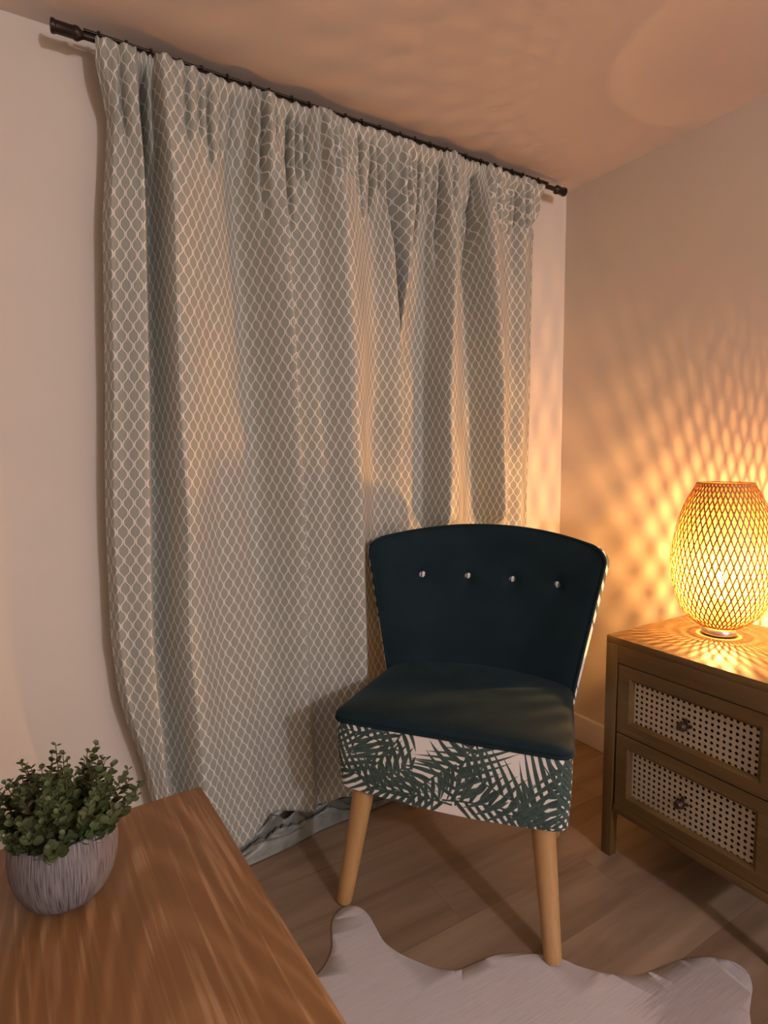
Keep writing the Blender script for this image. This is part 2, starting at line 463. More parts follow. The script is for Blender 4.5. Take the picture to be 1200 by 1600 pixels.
def rug_mat():
    t = NT('cowhide'); v = t.coord()
    hair = t.noise(t.mapping(v, rot=(0, 0, math.radians(38)), sc=(0.08, 1, 1)), 170, 4, 0.65)
    big = t.noise(t.mapping(v, rot=(0, 0, math.radians(38)), sc=(0.45, 1.5, 1)), 3.6, 3, 0.6)
    x, y, z = t.sep(v)
    right = t.math('MULTIPLY', t.math('SUBTRACT', x, 0.15), 3.0, clamp=True)
    patch = t.ramp(t.math('MULTIPLY', big, t.math('MULTIPLY_ADD', right, 0.5, 0.5)), [(0.42, (0,0,0)), (0.60, (1,1,1))])
    dx = t.math('SUBTRACT', x, 0.46); dy = t.math('SUBTRACT', y, -0.085)
    al = t.math('MULTIPLY', t.math('ADD', t.math('MULTIPLY', dx, 0.5), t.math('MULTIPLY', dy, -0.87)), 0.8)
    dd = t.math('SQRT', t.math('ADD', t.math('MULTIPLY', dx, dx), t.math('ADD', t.math('MULTIPLY', dy, t.math('MULTIPLY', dy, 2.0)), t.math('MULTIPLY', al, al))))
    p2 = t.ramp(t.math('SUBTRACT', t.math('MULTIPLY_ADD', hair, 0.34, 0.10), dd), [(0.0, (0,0,0)), (0.10, (1,1,1))])
    patch = t.math('MAXIMUM', patch, p2)
    base = t.mix(hair, (0.42, 0.40, 0.39), (0.58, 0.56, 0.54))
    c = t.mix(t.math('MULTIPLY', patch, t.math('MULTIPLY_ADD', hair, 0.7, 0.15)), base, (0.17, 0.13, 0.11))
    t.col(c); t.setb(Roughness=0.55, Sheen_Weight=0.3)
    t.bump(hair, 0.4, 0.0015)
    return t.m
M_rug = rug_mat()

def pot_mat():
    t = NT('combed_ceramic'); v = t.coord()
    n = t.node('ShaderNodeTexNoise'); n.inputs['Scale'].default_value = 1.0; n.inputs['Detail'].default_value = 3
    x, y, z = t.sep(v)
    ang = t.math('ARCTAN2', y, x)
    cmb = t.node('ShaderNodeCombineXYZ'); t.put(cmb.inputs[0], t.math('MULTIPLY', ang, 40.0)); t.put(cmb.inputs[1], t.math('MULTIPLY', z, 30.0))
    t.l.new(cmb.outputs[0], n.inputs['Vector'])
    s = n.outputs[0]
    t.col(t.ramp(s, [(0.36, (0.06, 0.052, 0.050)), (0.47, (0.13, 0.118, 0.115)), (0.65, (0.20, 0.185, 0.18))]))
    t.setb(Roughness=0.7); t.bump(s, 0.5, 0.0015)
    return t.m
M_pot = pot_mat()
def leaf_mat():
    t = NT('eucalyptus_leaf'); v = t.coord()
    n = t.noise(v, 26, 2); n2 = t.noise(v, 120, 2)
    c = t.ramp(n, [(0.30, (0.020, 0.038, 0.008)), (0.52, (0.050, 0.082, 0.022)), (0.72, (0.13, 0.165, 0.055))])
    t.col(t.mix(t.math('MULTIPLY', n2, 0.3), c, (0.10, 0.09, 0.035))); t.setb(Roughness=0.6)
    return t.m
M_leaf = leaf_mat()
M_stem = plain('brown_green_stem', (0.07, 0.06, 0.025), 0.7)
M_soil = plain('dark_soil', (0.02, 0.016, 0.012), 0.95)
M_pane = plain('night_glass', (0.01, 0.012, 0.015), 0.05)

# ------------------------------------------------------------------ room shell
XW, YW, ZC = 2.0, 1.80, 2.357
X0, Y0 = -1.5, -2.6
def struct(name, lo, hi, mat, bevel=0.0):
    return tag(box(name, lo, hi, mat, None, bevel), kind='structure')
struct('floor', (X0-.1, Y0-.1, -0.08), (XW+.1, YW+.22, 0), M_floor)
struct('ceiling', (X0-.1, Y0-.1, ZC), (XW+.1, YW+.22, ZC+0.1), M_ceil)
struct('wall_right', (XW, Y0-.1, 0), (XW+.1, YW+.22, ZC), M_wall_right)
struct('wall_left', (X0-.1, Y0-.1, 0), (X0, YW+.22, ZC), M_wall)
struct('wall_front', (X0, Y0-.1, 0), (XW, Y0, ZC), M_wall)
# back wall with the window opening behind the curtains
wx0, wx1, wz0, wz1 = 0.45, 1.55, 0.95, 2.14
bm = bmesh.new()
add_box(bm, (X0, YW, 0), (wx0, YW+.2, ZC)); add_box(bm, (wx1, YW, 0), (XW, YW+.2, ZC))
add_box(bm, (wx0, YW, 0), (wx1, YW+.2, wz0)); add_box(bm, (wx0, YW, wz1), (wx1, YW+.2, ZC))
tag(bm_obj('wall_back', bm, M_wall, sm=False), kind='structure')
win = tag(box('window_1', (wx0, YW+.13, wz0), (wx1, YW+.14, wz1), M_pane), kind='structure')
bm = bmesh.new()
for lo, hi in (((wx0, YW+.1, wz0), (wx0+.05, YW+.16, wz1)), ((wx1-.05, YW+.1, wz0), (wx1, YW+.16, wz1)),
               ((wx0+.05, YW+.1, wz0), (wx1-.05, YW+.16, wz0+.05)), ((wx0+.05, YW+.1, wz1-.05), (wx1-.05, YW+.16, wz1)), ((.975, YW+.1, wz0+.05), (1.025, YW+.16, wz1-.05))):
    add_box(bm, lo, hi, .004)
bm_obj('window_frame', bm, M_trim, win)

def skirting(name, pts):
    """profile swept: h 0.112 with a rounded top edge"""
    (x0, y0), (x1, y1), (nx, ny) = pts
    prof = [(0, 0), (0.016, 0), (0.016, 0.098), (0.013, 0.108), (0.006, 0.112), (0, 0.112)]
    vs = []
    for (x, y) in ((x0, y0), (x1, y1)):
        for a, b in prof: vs.append((x+nx*a, y+ny*a, b))
    n = len(prof)
    fs = [(i, (i+1) % n, n+(i+1) % n, n+i) for i in range(n)] + [tuple(range(n))[::-1], tuple(range(n, 2*n))]
    o = mesh_obj(name, vs, fs, M_trim, ang=30); return tag(o, kind='structure')
skirting('baseboard_right', ((XW, Y0), (XW, YW-.016), (-1, 0)))
skirting('baseboard_back', ((X0, YW), (XW, YW), (0, -1)))

# ------------------------------------------------------------------ curtain pole
PY, PZ = 1.715, 2.307
pole = thing('curtain_pole', (1.0, YW, 0), 0, 'dark bronze curtain pole with cylindrical ends fixed just below the ceiling', 'curtain pole')
def loc_pts(pts, o): return [(p[0]-o.location.x, p[1]-o.location.y, p[2]-o.location.z) for p in pts]
tube('rod', loc_pts([(0.12, PY, PZ), (1.9, PY, PZ)], pole), 0.0085, M_pole, pole, 14)
for xa, xb in ((0.092, 0.165), (1.835, 1.895)):
    bm = bmesh.new()
    d = 1 if xb < 1 else -1
    pr = [(0.0, 0.012), (0.002, 0.0165), (0.010, 0.0165), (0.012, 0.0145), (0.05, 0.0145), (0.053, 0.0165), (0.06, 0.0165), (0.068, 0.011), (0.073, 0.0085)]
    L = xb-xa
    rings = []
    for a, rr in pr:
        x = (xa + a*L/0.073) if d == 1 else (xb - a*L/0.073)
        rings.append([bm.verts.new((x-1.0, PY-YW+rr*math.cos(2*PI*k/20), PZ+rr*math.sin(2*PI*k/20))) for k in range(20)])
    for i in range(len(rings)-1):
        for k in range(20): bm.faces.new((rings[i][k], rings[i][(k+1) % 20], rings[i+1][(k+1) % 20], rings[i+1][k]))
    bm.faces.new(rings[0]); bm.faces.new(rings[-1])
    bm_obj('finial', bm, M_pole, pole)
tube('inner_rod', loc_pts([(0.165, PY, PZ+0.014), (1.80, PY, PZ+0.014)], pole), 0.004, M_pole, pole, 8)
for bx in (0.27, 1.0, 1.79):
    bm = bmesh.new()
    add_tube(bm, loc_pts([(bx, YW-.002, PZ-.01), (bx, PY+.006, PZ)], pole), 0.006, 10)
    add_tube(bm, loc_pts([(bx, YW-.008, PZ-.01), (bx, YW-.001, PZ-.01)], pole), 0.02, 20)
    bm_obj('bracket', bm, M_pole, pole)
gl = None
x = 0.20; gi_ = 0
while x < 1.80:
    bm = bmesh.new()
    ring = [(x-1.0, PY-YW+0.0135*math.cos(a), PZ-.001+0.0135*math.sin(a)) for a in [2*PI*k/16 for k in range(16)]]
    add_tube(bm, ring, 0.0028, 6, True)
    add_box(bm, (x-1.0-.004, PY-YW-.004, PZ+.011), (x-1.0+.004, PY-YW+.004, PZ+.021), .001)
    bm_obj('glider', bm, M_pole, pole)
    x += random.uniform(.055, .085); gi_ += 1

# ------------------------------------------------------------------ curtains
CY = 1.700
def poly(L, z):
    L = sorted(L, key=lambda a: a[0])
    if z <= L[0][0]: return L[0][1]
    if z >= L[-1][0]: return L[-1][1]
    for a, b in zip(L, L[1:]):
        if a[0] <= z <= b[0]:
            t = (z-a[0])/(b[0]-a[0]); t = t*t*(3-2*t)*0.5+t*0.5
            return a[1]+(b[1]-a[1])*t
CREASES = [(.30,.030,1.86),(.325,.018,2.0),(.245,.016,2.05),(.40,.015,2.08),(.437,.010,2.15),(.463,.020,2.02),(.50,.012,2.05),(.535,.010,2.12),(.618,.034,1.90),(.665,.010,2.12),(.71,.024,1.92),(.735,.010,2.1),(.76,.014,2.05),
 (.80,.010,2.12),(.835,.014,2.05),(.868,.010,2.13),(.90,.010,2.13),(.945,.034,1.95),(.985,.018,2.0),(1.012,.010,2.12),(1.13,.014,2.06),(1.16,.010,2.13),(1.19,.022,1.95),(1.225,.010,2.12),(1.265,.032,1.85),(1.30,.012,2.05),(1.335,.010,2.1),
 (1.375,.012,2.1),(1.43,.038,1.88),(1.465,.010,2.1),(1.515,.014,2.08),(1.55,.010,2.13),(1.60,.026,2.08),(1.63,.010,2.15),(1.665,.014,2.12),(1.70,.010,2.15)]
def curtain(name, lines, z_top, z_bot, base, ripple_seed, label, thick=0.003, nseg=26, nz=190):
    """lines: list of (x polyline over z, depth polyline over z) - depth > 0 comes toward the room"""
    rng = random.Random(ripple_seed)
    S = (len(lines)-1)*nseg
    freqs = [(rng.uniform(0.6, 1.0), rng.uniform(0, 6.28)) for _ in range(8)]
    def pos(si, z, raw=False):
        s = si/nseg; j = min(int(s), len(lines)-2); t = s-j
        xa, xb = poly(lines[j][0], z), poly(lines[j+1][0], z)
        da, db = poly(lines[j][1], z), poly(lines[j+1][1], z)
        x = xa+(xb-xa)*t
        tc = 0.5-0.5*math.cos(PI*t)
        d = min(0.074, max(-0.085, (da+(db-da)*(tc*0.65+t*0.35))*2.25))
        top = sstep(2.02, 2.30, z)
        # pencil-pleat gathers near the heading, dying out downwards
        xs = x*170+3*noise.noise(Vector((x*9, z*1.3, ripple_seed)))
        gather = math.sin(xs)*0.5+math.sin(xs*0.53+1.7)*0.6
        amp = 0.0065*sstep(1.98, 2.20, z)
        d = d*(1-0.5*top)+gather*amp
        for cx_, cd_, cz_ in CREASES:
            dx = x+0.006*noise.noise(Vector((z*5, cx_*9, 2)))+0.02*(z-2.2)*math.sin(cx_*57)-cx_
            if abs(dx) < 0.035:
                fd = sstep(cz_-0.02, 2.14, z)*(1-0.45*sstep(2.20, 2.30, z))
                d += fd*cd_*1.35*(-math.exp(-(dx/0.0055)**2)+0.35*math.exp(-((abs(dx)-0.014)/0.008)**2))
        n = noise.noise(Vector((x*14, z*0.9, ripple_seed*3.1)))
        n2 = noise.noise(Vector((x*40, z*2.2, 5+ripple_seed)))
        d += n*0.006+n2*0.0016
        # lumps under the heading tape
        tape = math.exp(-((z-2.155)/0.016)**2)
        d -= tape*(0.005+0.004*math.sin(xs*0.5)+(0.012 if x < 0.24 or x > 1.70 else 0))
        wt = sstep(2.255, 2.285, z)
        d = d*(1-wt)+(max(d*0.6, -0.004)+0.006)*wt
        # the chair's back presses the cloth towards the wall
        pr = sstep(1.03, 0.95, z)*sstep(0.90, 0.99, x)*sstep(1.62, 1.50, x)
        d = d*(1-pr)+(-0.055+0.25*d)*pr
        x += 0.004*noise.noise(Vector((x*6, z*3.0, 9.0)))*(1-top)
        return x, base-d
    arc = [0.0]; px = pos(0, 1.3)
    for i in range(1, S+1):
        q = pos(i, 1.3); arc.append(arc[-1]+math.hypot(q[0]-px[0], q[1]-px[1])); px = q
    verts, faces, uvs = [], [], []
    for r_ in range(nz+1):
        f = r_/nz
        for i in range(S+1):
            zt = z_top+0.006*noise.noise(Vector((arc[i]*22, 0, ripple_seed)))+0.004*math.sin(arc[i]*130)
            zb = z_bot(pos(i, 0.1)[0]) if callable(z_bot) else z_bot
            z = zt+(zb-zt)*f
            x, y = pos(i, z)
            verts.append((x, y, z)); uvs.append((arc[i], z))
    W1 = S+1
    for r_ in range(nz):
        for i in range(S):
            a = r_*W1+i; faces.append((a, a+W1, a+W1+1, a+1))
    root = thing(name, (verts[0][0]+0.3, base, 0), 0, label, 'curtain', 'curtains over the window')
    vv = [(v[0]-root.location.x, v[1]-root.location.y, v[2]) for v in verts]
    o = mesh_obj('drape', vv, faces, M_curt, root, True, 180, uvs, thick)
    return root, pos, arc, S

c_ = lambda v: [(0.0, v), (2.4, v)]
LEFT = [
 ([(2.25,.189),(2.13,.212),(1.85,.188),(1.45,.171),(1.02,.155),(0.76,.152),(0.61,.165),(0.3,.228),(0.05,.29)], [(2.3,-.012),(1.9,-.012),(0.1,-.012)]),
 ([(2.25,.205),(2.13,.226),(1.85,.203),(1.45,.188),(1.02,.172),(0.76,.170),(0.61,.182),(0.3,.240),(0.05,.30)], [(2.3,.010),(0.1,.006)]),
 ([(2.25,.276),(1.96,.283),(1.45,.268),(1.1,.258),(.74,.250),(.36,.266),(.05,.32)], [(2.3,.018),(0.1,.016)]),
 ([(2.27,.298),(2.15,.297),(1.96,.305),(1.45,.290),(1.1,.280),(.74,.271),(.36,.284),(.05,.332)], [(2.3,-.045),(1.9,-.034),(1.2,-.028),(0.1,-.024)]),
 ([(2.25,.345),(1.89,.352),(1.46,.345),(1.1,.352),(.73,.346),(.33,.367),(0.05,.38)], [(2.3,.03),(1.9,.030),(0.1,.030)]),
 ([(2.28,.459),(1.99,.475),(1.46,.474),(.71,.457),(.29,.492)], [(2.3,.005),(1.9,.005),(1.2,.0),(0.1,.008)]),
 ([(2.28,.552),(2.01,.549),(1.47,.572),(1.09,.590),(.68,.588),(.27,.600)], [(2.3,-.03),(1.9,-.028),(1.1,-.026),(0.1,-.012)]),
 ([(2.28,.632),(2.04,.662),(1.48,.685),(1.08,.706),(.66,.712),(.22,.727)], [(2.3,.02),(1.9,.030),(1.1,.022),(.6,.010),(0.1,.010)]),
 ([(2.27,.700),(2.04,.694),(1.48,.712),(1.08,.728),(.66,.738),(.22,.756)], [(2.3,-.02),(1.9,-.015),(1.1,-.010),(.6,-.006),(0.1,-.004)]),
 ([(2.28,.76),(1.98,.78),(1.48,.79),(1.08,.80),(.66,.81),(.22,.82)], [(2.3,-.012),(1.9,.002),(1.1,.004),(0.1,.006)]),
 ([(2.29,.806),(1.98,.856),(1.49,.880),(1.07,.892),(.63,.902),(.1,.91)], [(2.3,.03),(1.9,.034),(0.1,.030)]),
 ([(2.29,.939),(2.01,.990),(1.5,1.010),(1.06,1.015),(.1,1.02)], [(2.3,-.01),(1.7,-.006),(1.3,-.026),(0.1,-.026)]),
 ([(2.29,1.041),(2.1,1.032),(1.92,1.060),(1.5,1.098),(1.06,1.105),(.1,1.11)], [(2.3,.0),(1.9,.010),(1.5,.004),(1.1,-.012),(0.1,-.012)]),
]
RIGHT = [
 ([(2.29,1.046),(2.1,1.042),(1.92,1.070),(1.75,1.088),(1.58,1.094),(1.5,1.09),(1.3,1.02),(.1,1.0)], [(2.3,-.02),(2.1,-.044),(.1,-.046)]),
 ([(2.29,1.11),(2.11,1.145),(1.93,1.128),(1.75,1.112),(1.58,1.106),(1.5,1.10),(1.06,1.09),(.1,1.09)], [(2.3,.006),(1.9,.006),(1.6,-.014),(1.45,-.026),(.1,-.034)]),
 ([(2.29,1.17),(2.11,1.186),(1.83,1.168),(1.5,1.145),(1.06,1.135),(.1,1.13)], [(2.3,-.02),(1.9,-.022),(1.5,-.030),(.1,-.034)]),
 ([(2.28,1.245),(2.06,1.240),(1.51,1.235),(1.05,1.230),(.1,1.22)], [(2.3,-.015),(1.9,-.030),(.1,-.030)]),
 ([(2.28,1.310),(2.07,1.295),(1.51,1.275),(1.05,1.272),(.1,1.27)], [(2.3,.022),(1.9,.025),(.1,.025)]),
 ([(2.27,1.433),(2.09,1.411),(1.52,1.455),(1.03,1.490),(.1,1.50)], [(2.3,-.035),(1.9,-.040),(.1,-.038)]),
 ([(2.28,1.480),(2.1,1.456),(1.52,1.512),(1.03,1.530),(.1,1.54)], [(2.3,.022),(1.9,.026),(.1,.026)]),
 ([(2.28,1.628),(2.01,1.616),(1.53,1.624),(1.03,1.615),(.1,1.61)], [(2.3,-.02),(1.9,-.012),(.1,-.012)]),
 ([(2.28,1.66),(2.01,1.66),(1.53,1.668),(1.03,1.66),(.1,1.66)], [(2.3,.010),(1.9,.002),(.1,.002)]),
 ([(2.29,1.772),(2.15,1.740),(1.91,1.754),(1.54,1.752),(.97,1.743),(.1,1.74)], [(2.3,-.01),(1.9,-.022),(.1,-.022)]),
]
def hem_l(x): return 0.075+0.022*math.sin(x*9+1.0)+0.012*math.sin(x*23)
cl, posL, arcL, SL = curtain('curtain', LEFT, 2.300, hem_l, CY, 3, 'wide left curtain in grey-green ogee lattice fabric with its hem crumpled on the floor')
cr, posR, arcR, SR = curtain('curtain', RIGHT, 2.302, 0.03, CY+0.004, 8, 'narrower right curtain in grey-green ogee lattice fabric hanging beside the room corner')

# crumpled surplus of the left curtain, folded on the floor
def puddle():
    verts, faces, uvs = [], [], []
    NU, NV = 150, 40
    for i in range(NU+1):
        a = i/NU; x = 0.27+0.92*a
        front = 1.642+0.055*sstep(0.15, 0.75, a)+0.012*noise.noise(Vector((x*6, 2, 0)))
        for j in range(NV+1):
            b = j/NV
            # from behind the drape's hem, up over a soft roll and down to the front edge
            y = 1.735+(front-1.735)*b
            hgt = 0.10*math.sin(PI*min(1, b*1.02))**0.75*(1-0.30*b)
            n = noise.noise(Vector((x*9+b*1.5, b*2.2, 1.0)))+0.35*noise.noise(Vector((x*20+b*5, b*5, 4.0)))
            ridge = abs(noise.noise(Vector((x*7-b*3.2, b*3.4+x*3, 7.0))))**0.7
            z = 0.006+hgt*(0.66+0.60*n)+0.045*(0.5-ridge*1.8)*math.sin(PI*b)
            z += 0.016*math.sin(b*17+4.5*noise.noise(Vector((x*4.5, 3, b*1.5))))*math.sin(PI*b)**0.7
            if b > 0.93: z = z*(1-b)/0.07*0.9+0.004
            z = max(0.004, z)
            verts.append((x-cl.location.x+0.01*n, y-cl.location.y-0.008*n*math.sin(PI*b), z)); uvs.append((x*1.25, b*0.19))
    for i in range(NU):
        for j in range(NV):
            p = i*(NV+1)+j; faces.append((p, p+NV+1, p+NV+2, p+1))
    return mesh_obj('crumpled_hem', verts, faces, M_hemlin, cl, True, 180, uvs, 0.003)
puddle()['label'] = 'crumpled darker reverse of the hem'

# ------------------------------------------------------------------ nightstand
NX, NYB = 1.47, 1.130         # front plane x, far end y
ND, NW, NH = 0.485, 0.530, 0.703
ns = thing('nightstand', (NX, NYB, 0), 0, 'oak two-drawer nightstand with woven cane drawer fronts under the glowing lamp', 'nightstand')
# local axes: x into the wall (depth), y negative along the front
bm = bmesh.new()
T = 0.020
zb = 0.155
add_box(bm, (0, -NW, NH-0.022), (ND, 0, NH), 0.0015)                 # top
bm_obj('top_panel', bm, M_oak, ns)
bm = bmesh.new()
add_box(bm, (0.002, -T, zb+.001), (ND, 0, NH-0.0221), 0.001)
add_box(bm, (0.002, -NW, zb+.001), (ND, -NW+T, NH-0.0221), 0.001)
add_box(bm, (0.02, -NW+T, zb), (ND, -T, zb+0.016), 0.0)
add_box(bm, (ND-0.008, -NW+T, zb+.016), (ND, -T, NH-0.022), 0.0)
bm_obj('carcass', bm, M_oakz, ns)
box('top_rail', (0, -NW+.0375, NH-0.076), (0.022, -0.0405, NH-0.0222), M_oak, ns, 0.001)
box('bottom_rail', (0, -NW+.0375, zb), (0.022, -0.0405, zb+0.025), M_oak, ns, 0.001)
for ys in ((-0.0405, 0.0), (-NW, -NW+0.0375)):
    for xs in ((0, 0.03), (ND-0.034, ND)):
        bm = bmesh.new()
        ztop = NH-0.0222 if xs[0] == 0 else zb+.03
        add_box(bm, (xs[0], ys[0], 0), (xs[1], ys[1], ztop), 0.0015)
        inner_lo, inner_hi = (ys[0], ys[1]-0.008) if ys[1] > -0.1 else (ys[0]+.008, ys[1])
        for v in bm.verts:
            if v.co.z < 0.01:
                if ys[1] > -0.1: v.co.y = max(v.co.y, ys[0]+0.008)
                else: v.co.y = min(v.co.y, ys[1]-0.008)
        bm_obj('leg', bm, M_oakz, ns)
def drawer(z0, z1):
    y0, y1 = -NW+0.0395, -0.0425           # right, left ends of the drawer front
    fw_l, fw_t = 0.052, 0.044
    cx = 0.0
    # frame of four mitred boards with an inner bevel sloping to the cane
    O = [(y1, z1), (y0, z1), (y0, z0), (y1, z0)]
    I = [(y1-fw_l+.012, z1-fw_t+.010), (y0+fw_l-.012, z1-fw_t+.010), (y0+fw_l-.012, z0+fw_t-.010), (y1-fw_l+.012, z0+fw_t-.010)]
    J = [(y1-fw_l, z1-fw_t), (y0+fw_l, z1-fw_t), (y0+fw_l, z0+fw_t), (y1-fw_l, z0+fw_t)]
    vs = [(0.018, *p) for p in O]+[(0.002, p[0]-(.001 if p[0] > -.2 else -.001), p[1]) for p in O]+[(0.001, *p) for p in I]+[(0.011, *p) for p in J]+[(0.018, *p) for p in J]
    fs = []
    for k in range(4):
        n = (k+1) % 4
        for L in range(4): fs.append((L*4+k, L*4+n, (L+1)*4+n, (L+1)*4+k))
    d = mesh_obj('drawer', vs, fs, M_oak, ns, False)
    bx = bmesh.new(); 
    for lo, hi in (((.03, y0+.01, z0+.012), (ND-.04, y0+.022, z1-.03)), ((.03, y1-.022, z0+.012), (ND-.04, y1-.01, z1-.03)), ((.03, y0+.022, z0+.012), (ND-.04, y1-.022, z0+.022)), ((.0225, y0+.01, z0+.012), (.03, y1-.01, z1-.02))):
        add_box(bx, lo, hi)
    bm_obj('drawer_box', bx, M_dark, d)['label'] = 'dark inside behind the cane'
    mesh_obj('cane_panel', [(0.0115, J[0][0]+.003, J[0][1]+.003), (0.0115, J[1][0]-.003, J[1][1]+.003), (0.0115, J[2][0]-.003, J[2][1]-.003), (0.0115, J[3][0]+.003, J[3][1]-.003)],
             [(0, 1, 2, 3)], M_cane, d, False)['label'] = 'pale woven cane with rows of small holes'
    # knob: rosette plate with four petals and a domed button
    ky, kz = -0.2535, (z0+z1)/2-0.004
    bm = bmesh.new()
    def disc(xa, xb, r, n=20, cy=0, cz=0):
        A = [bm.verts.new((xa, ky+cy+r*math.cos(2*PI*k/n), kz+cz+r*math.sin(2*PI*k/n))) for k in range(n)]
        B = [bm.verts.new((xb, ky+cy+.85*r*math.cos(2*PI*k/n), kz+cz+.85*r*math.sin(2*PI*k/n))) for k in range(n)]
        for k in range(n): bm.faces.new((A[k], A[(k+1) % n], B[(k+1) % n], B[k]))
        bm.faces.new(A); bm.faces.new(B)
    disc(0.011, 0.007, 0.011)
    for a in range(4): disc(0.011, 0.0085, 0.0055, 10, 0.013*math.cos(a*PI/2), 0.013*math.sin(a*PI/2))
    disc(0.007, -0.006, 0.0055)
    disc(-0.006, -0.009, 0.011); disc(-0.009, -0.0155, 0.0125); disc(-0.0155, -0.019, 0.0106)
    bm_obj('knob', bm, M_knob, d)
drawer(0.4135, 0.624)
drawer(0.1825, 0.4095)

# ------------------------------------------------------------------ lamp
LX, LY, LZ = 1.757, 0.950, NH
lamp = thing('table_lamp', (LX, LY, LZ), 0, 'glowing table lamp with woven bamboo egg-shaped shade on the oak nightstand', 'lamp')
lathe('base', [(0.0001, 0.0), (0.041, 0.0), (0.046, 0.003), (0.0475, 0.009), (0.046, 0.017), (0.041, 0.025), (0.032, 0.0295), (0.022, 0.031), (0.0001, 0.031)], M_steel, lamp, 56, 60)['label'] = 'silver metal base'
prof = [(0.029, .052), (0.040, .072), (0.068, .102), (0.103, .119), (0.14, .130), (0.173, .1355), (0.21, .1385), (0.244, .1385), (0.28, .1355), (0.315, .130), (0.350, .122), (0.385, .111), (0.419, .097), (0.440, .086), (0.461, .0745)]
def rad_at(z):
    if z <= prof[0][0]: return prof[0][1]
    if z >= prof[-1][0]: return prof[-1][1]
    n = len(prof)
    for i in range(n-1):
        if prof[i][0] <= z <= prof[i+1][0]:
            p0 = prof[max(i-1, 0)]; p1 = prof[i]; p2 = prof[i+1]; p3 = prof[min(i+2, n-1)]
            t = (z-p1[0])/(p2[0]-p1[0])
            m1 = (p2[1]-p0[1])/(p2[0]-p0[0])*(p2[0]-p1[0]); m2 = (p3[1]-p1[1])/(p3[0]-p1[0])*(p2[0]-p1[0])
            return (2*t**3-3*t**2+1)*p1[1]+(t**3-2*t**2+t)*m1+(-2*t**3+3*t**2)*p2[1]+(t**3-t**2)*m2
ZS0, ZS1 = 0.030, 0.460
NS, SEG = 49, 64
zz = [ZS0+(ZS1-ZS0)*k/SEG for k in range(SEG+1)]
th = [0.0]
for a, b in zip(zz, zz[1:]):
    h = 0.0115+0.0145*math.sin(PI*((a+b)/2-ZS0)/(ZS1-ZS0))**0.8
    th.append(th[-1]+(PI/NS)*(b-a)/h)
def weave(name, ns_, width, roff, mat, parent, thick=0.0007):
    verts, faces = [], []
    for dr in (1, -1):
        for k in range(ns_):
            a0 = 2*PI*k/ns_; base = len(verts)
            for i, z in enumerate(zz):
                a = a0+dr*th[i]; wv = math.sin(th[i]*NS/1.0+(0 if dr > 0 else PI)+k*PI)*0.0006
                R = rad_at(z)+roff+wv
                p = Vector((R*math.cos(a), R*math.sin(a), z))
                i2 = min(i+1, SEG); i1 = max(i-1, 0)
                q2 = Vector((rad_at(zz[i2])*math.cos(a0+dr*th[i2]), rad_at(zz[i2])*math.sin(a0+dr*th[i2]), zz[i2]))
                q1 = Vector((rad_at(zz[i1])*math.cos(a0+dr*th[i1]), rad_at(zz[i1])*math.sin(a0+dr*th[i1]), zz[i1]))
                t = (q2-q1).normalized(); n = Vector((math.cos(a), math.sin(a), 0)); sd = t.cross(n).normalized(); n = sd.cross(t).normalized()
                for (s1, s2) in ((-1, -1), (1, -1), (1, 1), (-1, 1)):
                    verts.append(p+sd*(s1*width/2)+n*(s2*thick/2))
            for i in range(SEG):
                b0 = base+i*4
                for e in range(4): faces.append((b0+e, b0+(e+1) % 4, b0+4+(e+1) % 4, b0+4+e))
    return mesh_obj(name, verts, faces, mat, parent, False)
shade = weave('lamp_shade', NS, 0.0042, 0.0, M_bamboo, lamp)
shade['label'] = 'woven bamboo lattice shade, open at the top'
for zr, n in ((ZS1, 72), (ZS0, 56)):
    bm = bmesh.new()
    R = rad_at(zr)
    add_tube(bm, [(R*math.cos(2*PI*k/n), R*math.sin(2*PI*k/n), zr) for k in range(n)], 0.0024, 8, True)
    bm_obj('rim', bm, M_bamboo, shade)
# inner lining
vs, fs = [], []
n = 72; zl = [ZS0+0.002+(ZS1-ZS0-0.006)*k/40 for k in range(41)]
for z in zl:
    R = rad_at(z)-0.006
    for k in range(n): vs.append((R*math.cos(2*PI*k/n), R*math.sin(2*PI*k/n), z))
for j in range(40):
    for k in range(n): fs.append((j*n+k, j*n+(k+1) % n, (j+1)*n+(k+1) % n, (j+1)*n+k))
mesh_obj('lining', vs, fs, M_liner, shade)['label'] = 'thin pale yellow inner lining'
lathe('socket', [(0.0001, 0.0312), (0.015, 0.0312), (0.015, 0.085), (0.017, 0.09), (0.017, 0.112), (0.0001, 0.112)], plain('white_socket', (0.7, 0.66, 0.6), 0.5), lamp, 24)
bulb = lathe('bulb', [(0.0001, 0.1125), (0.012, 0.1125), (0.013, 0.120), (0.022, 0.137), (0.0285, 0.155), (0.030, 0.172), (0.028, 0.188), (0.020, 0.202), (0.009, 0.209), (0.0001, 0.211)], M_glass, lamp, 32, 60)
lathe('filament', [(0.0001, 0.160), (0.0040, 0.161), (0.0055, 0.164), (0.0055, 0.188), (0.0040, 0.191), (0.0001, 0.192)], M_glow, bulb, 16, 60)
lathe('filament_light_blocker', [(0.0001, 0.1935), (0.0078, 0.1935), (0.0074, 0.1965), (0.0001, 0.1970)], M_steel, bulb, 20, 60)  # added disc that blocks upward light, keeping the ceiling above the lamp dimmer

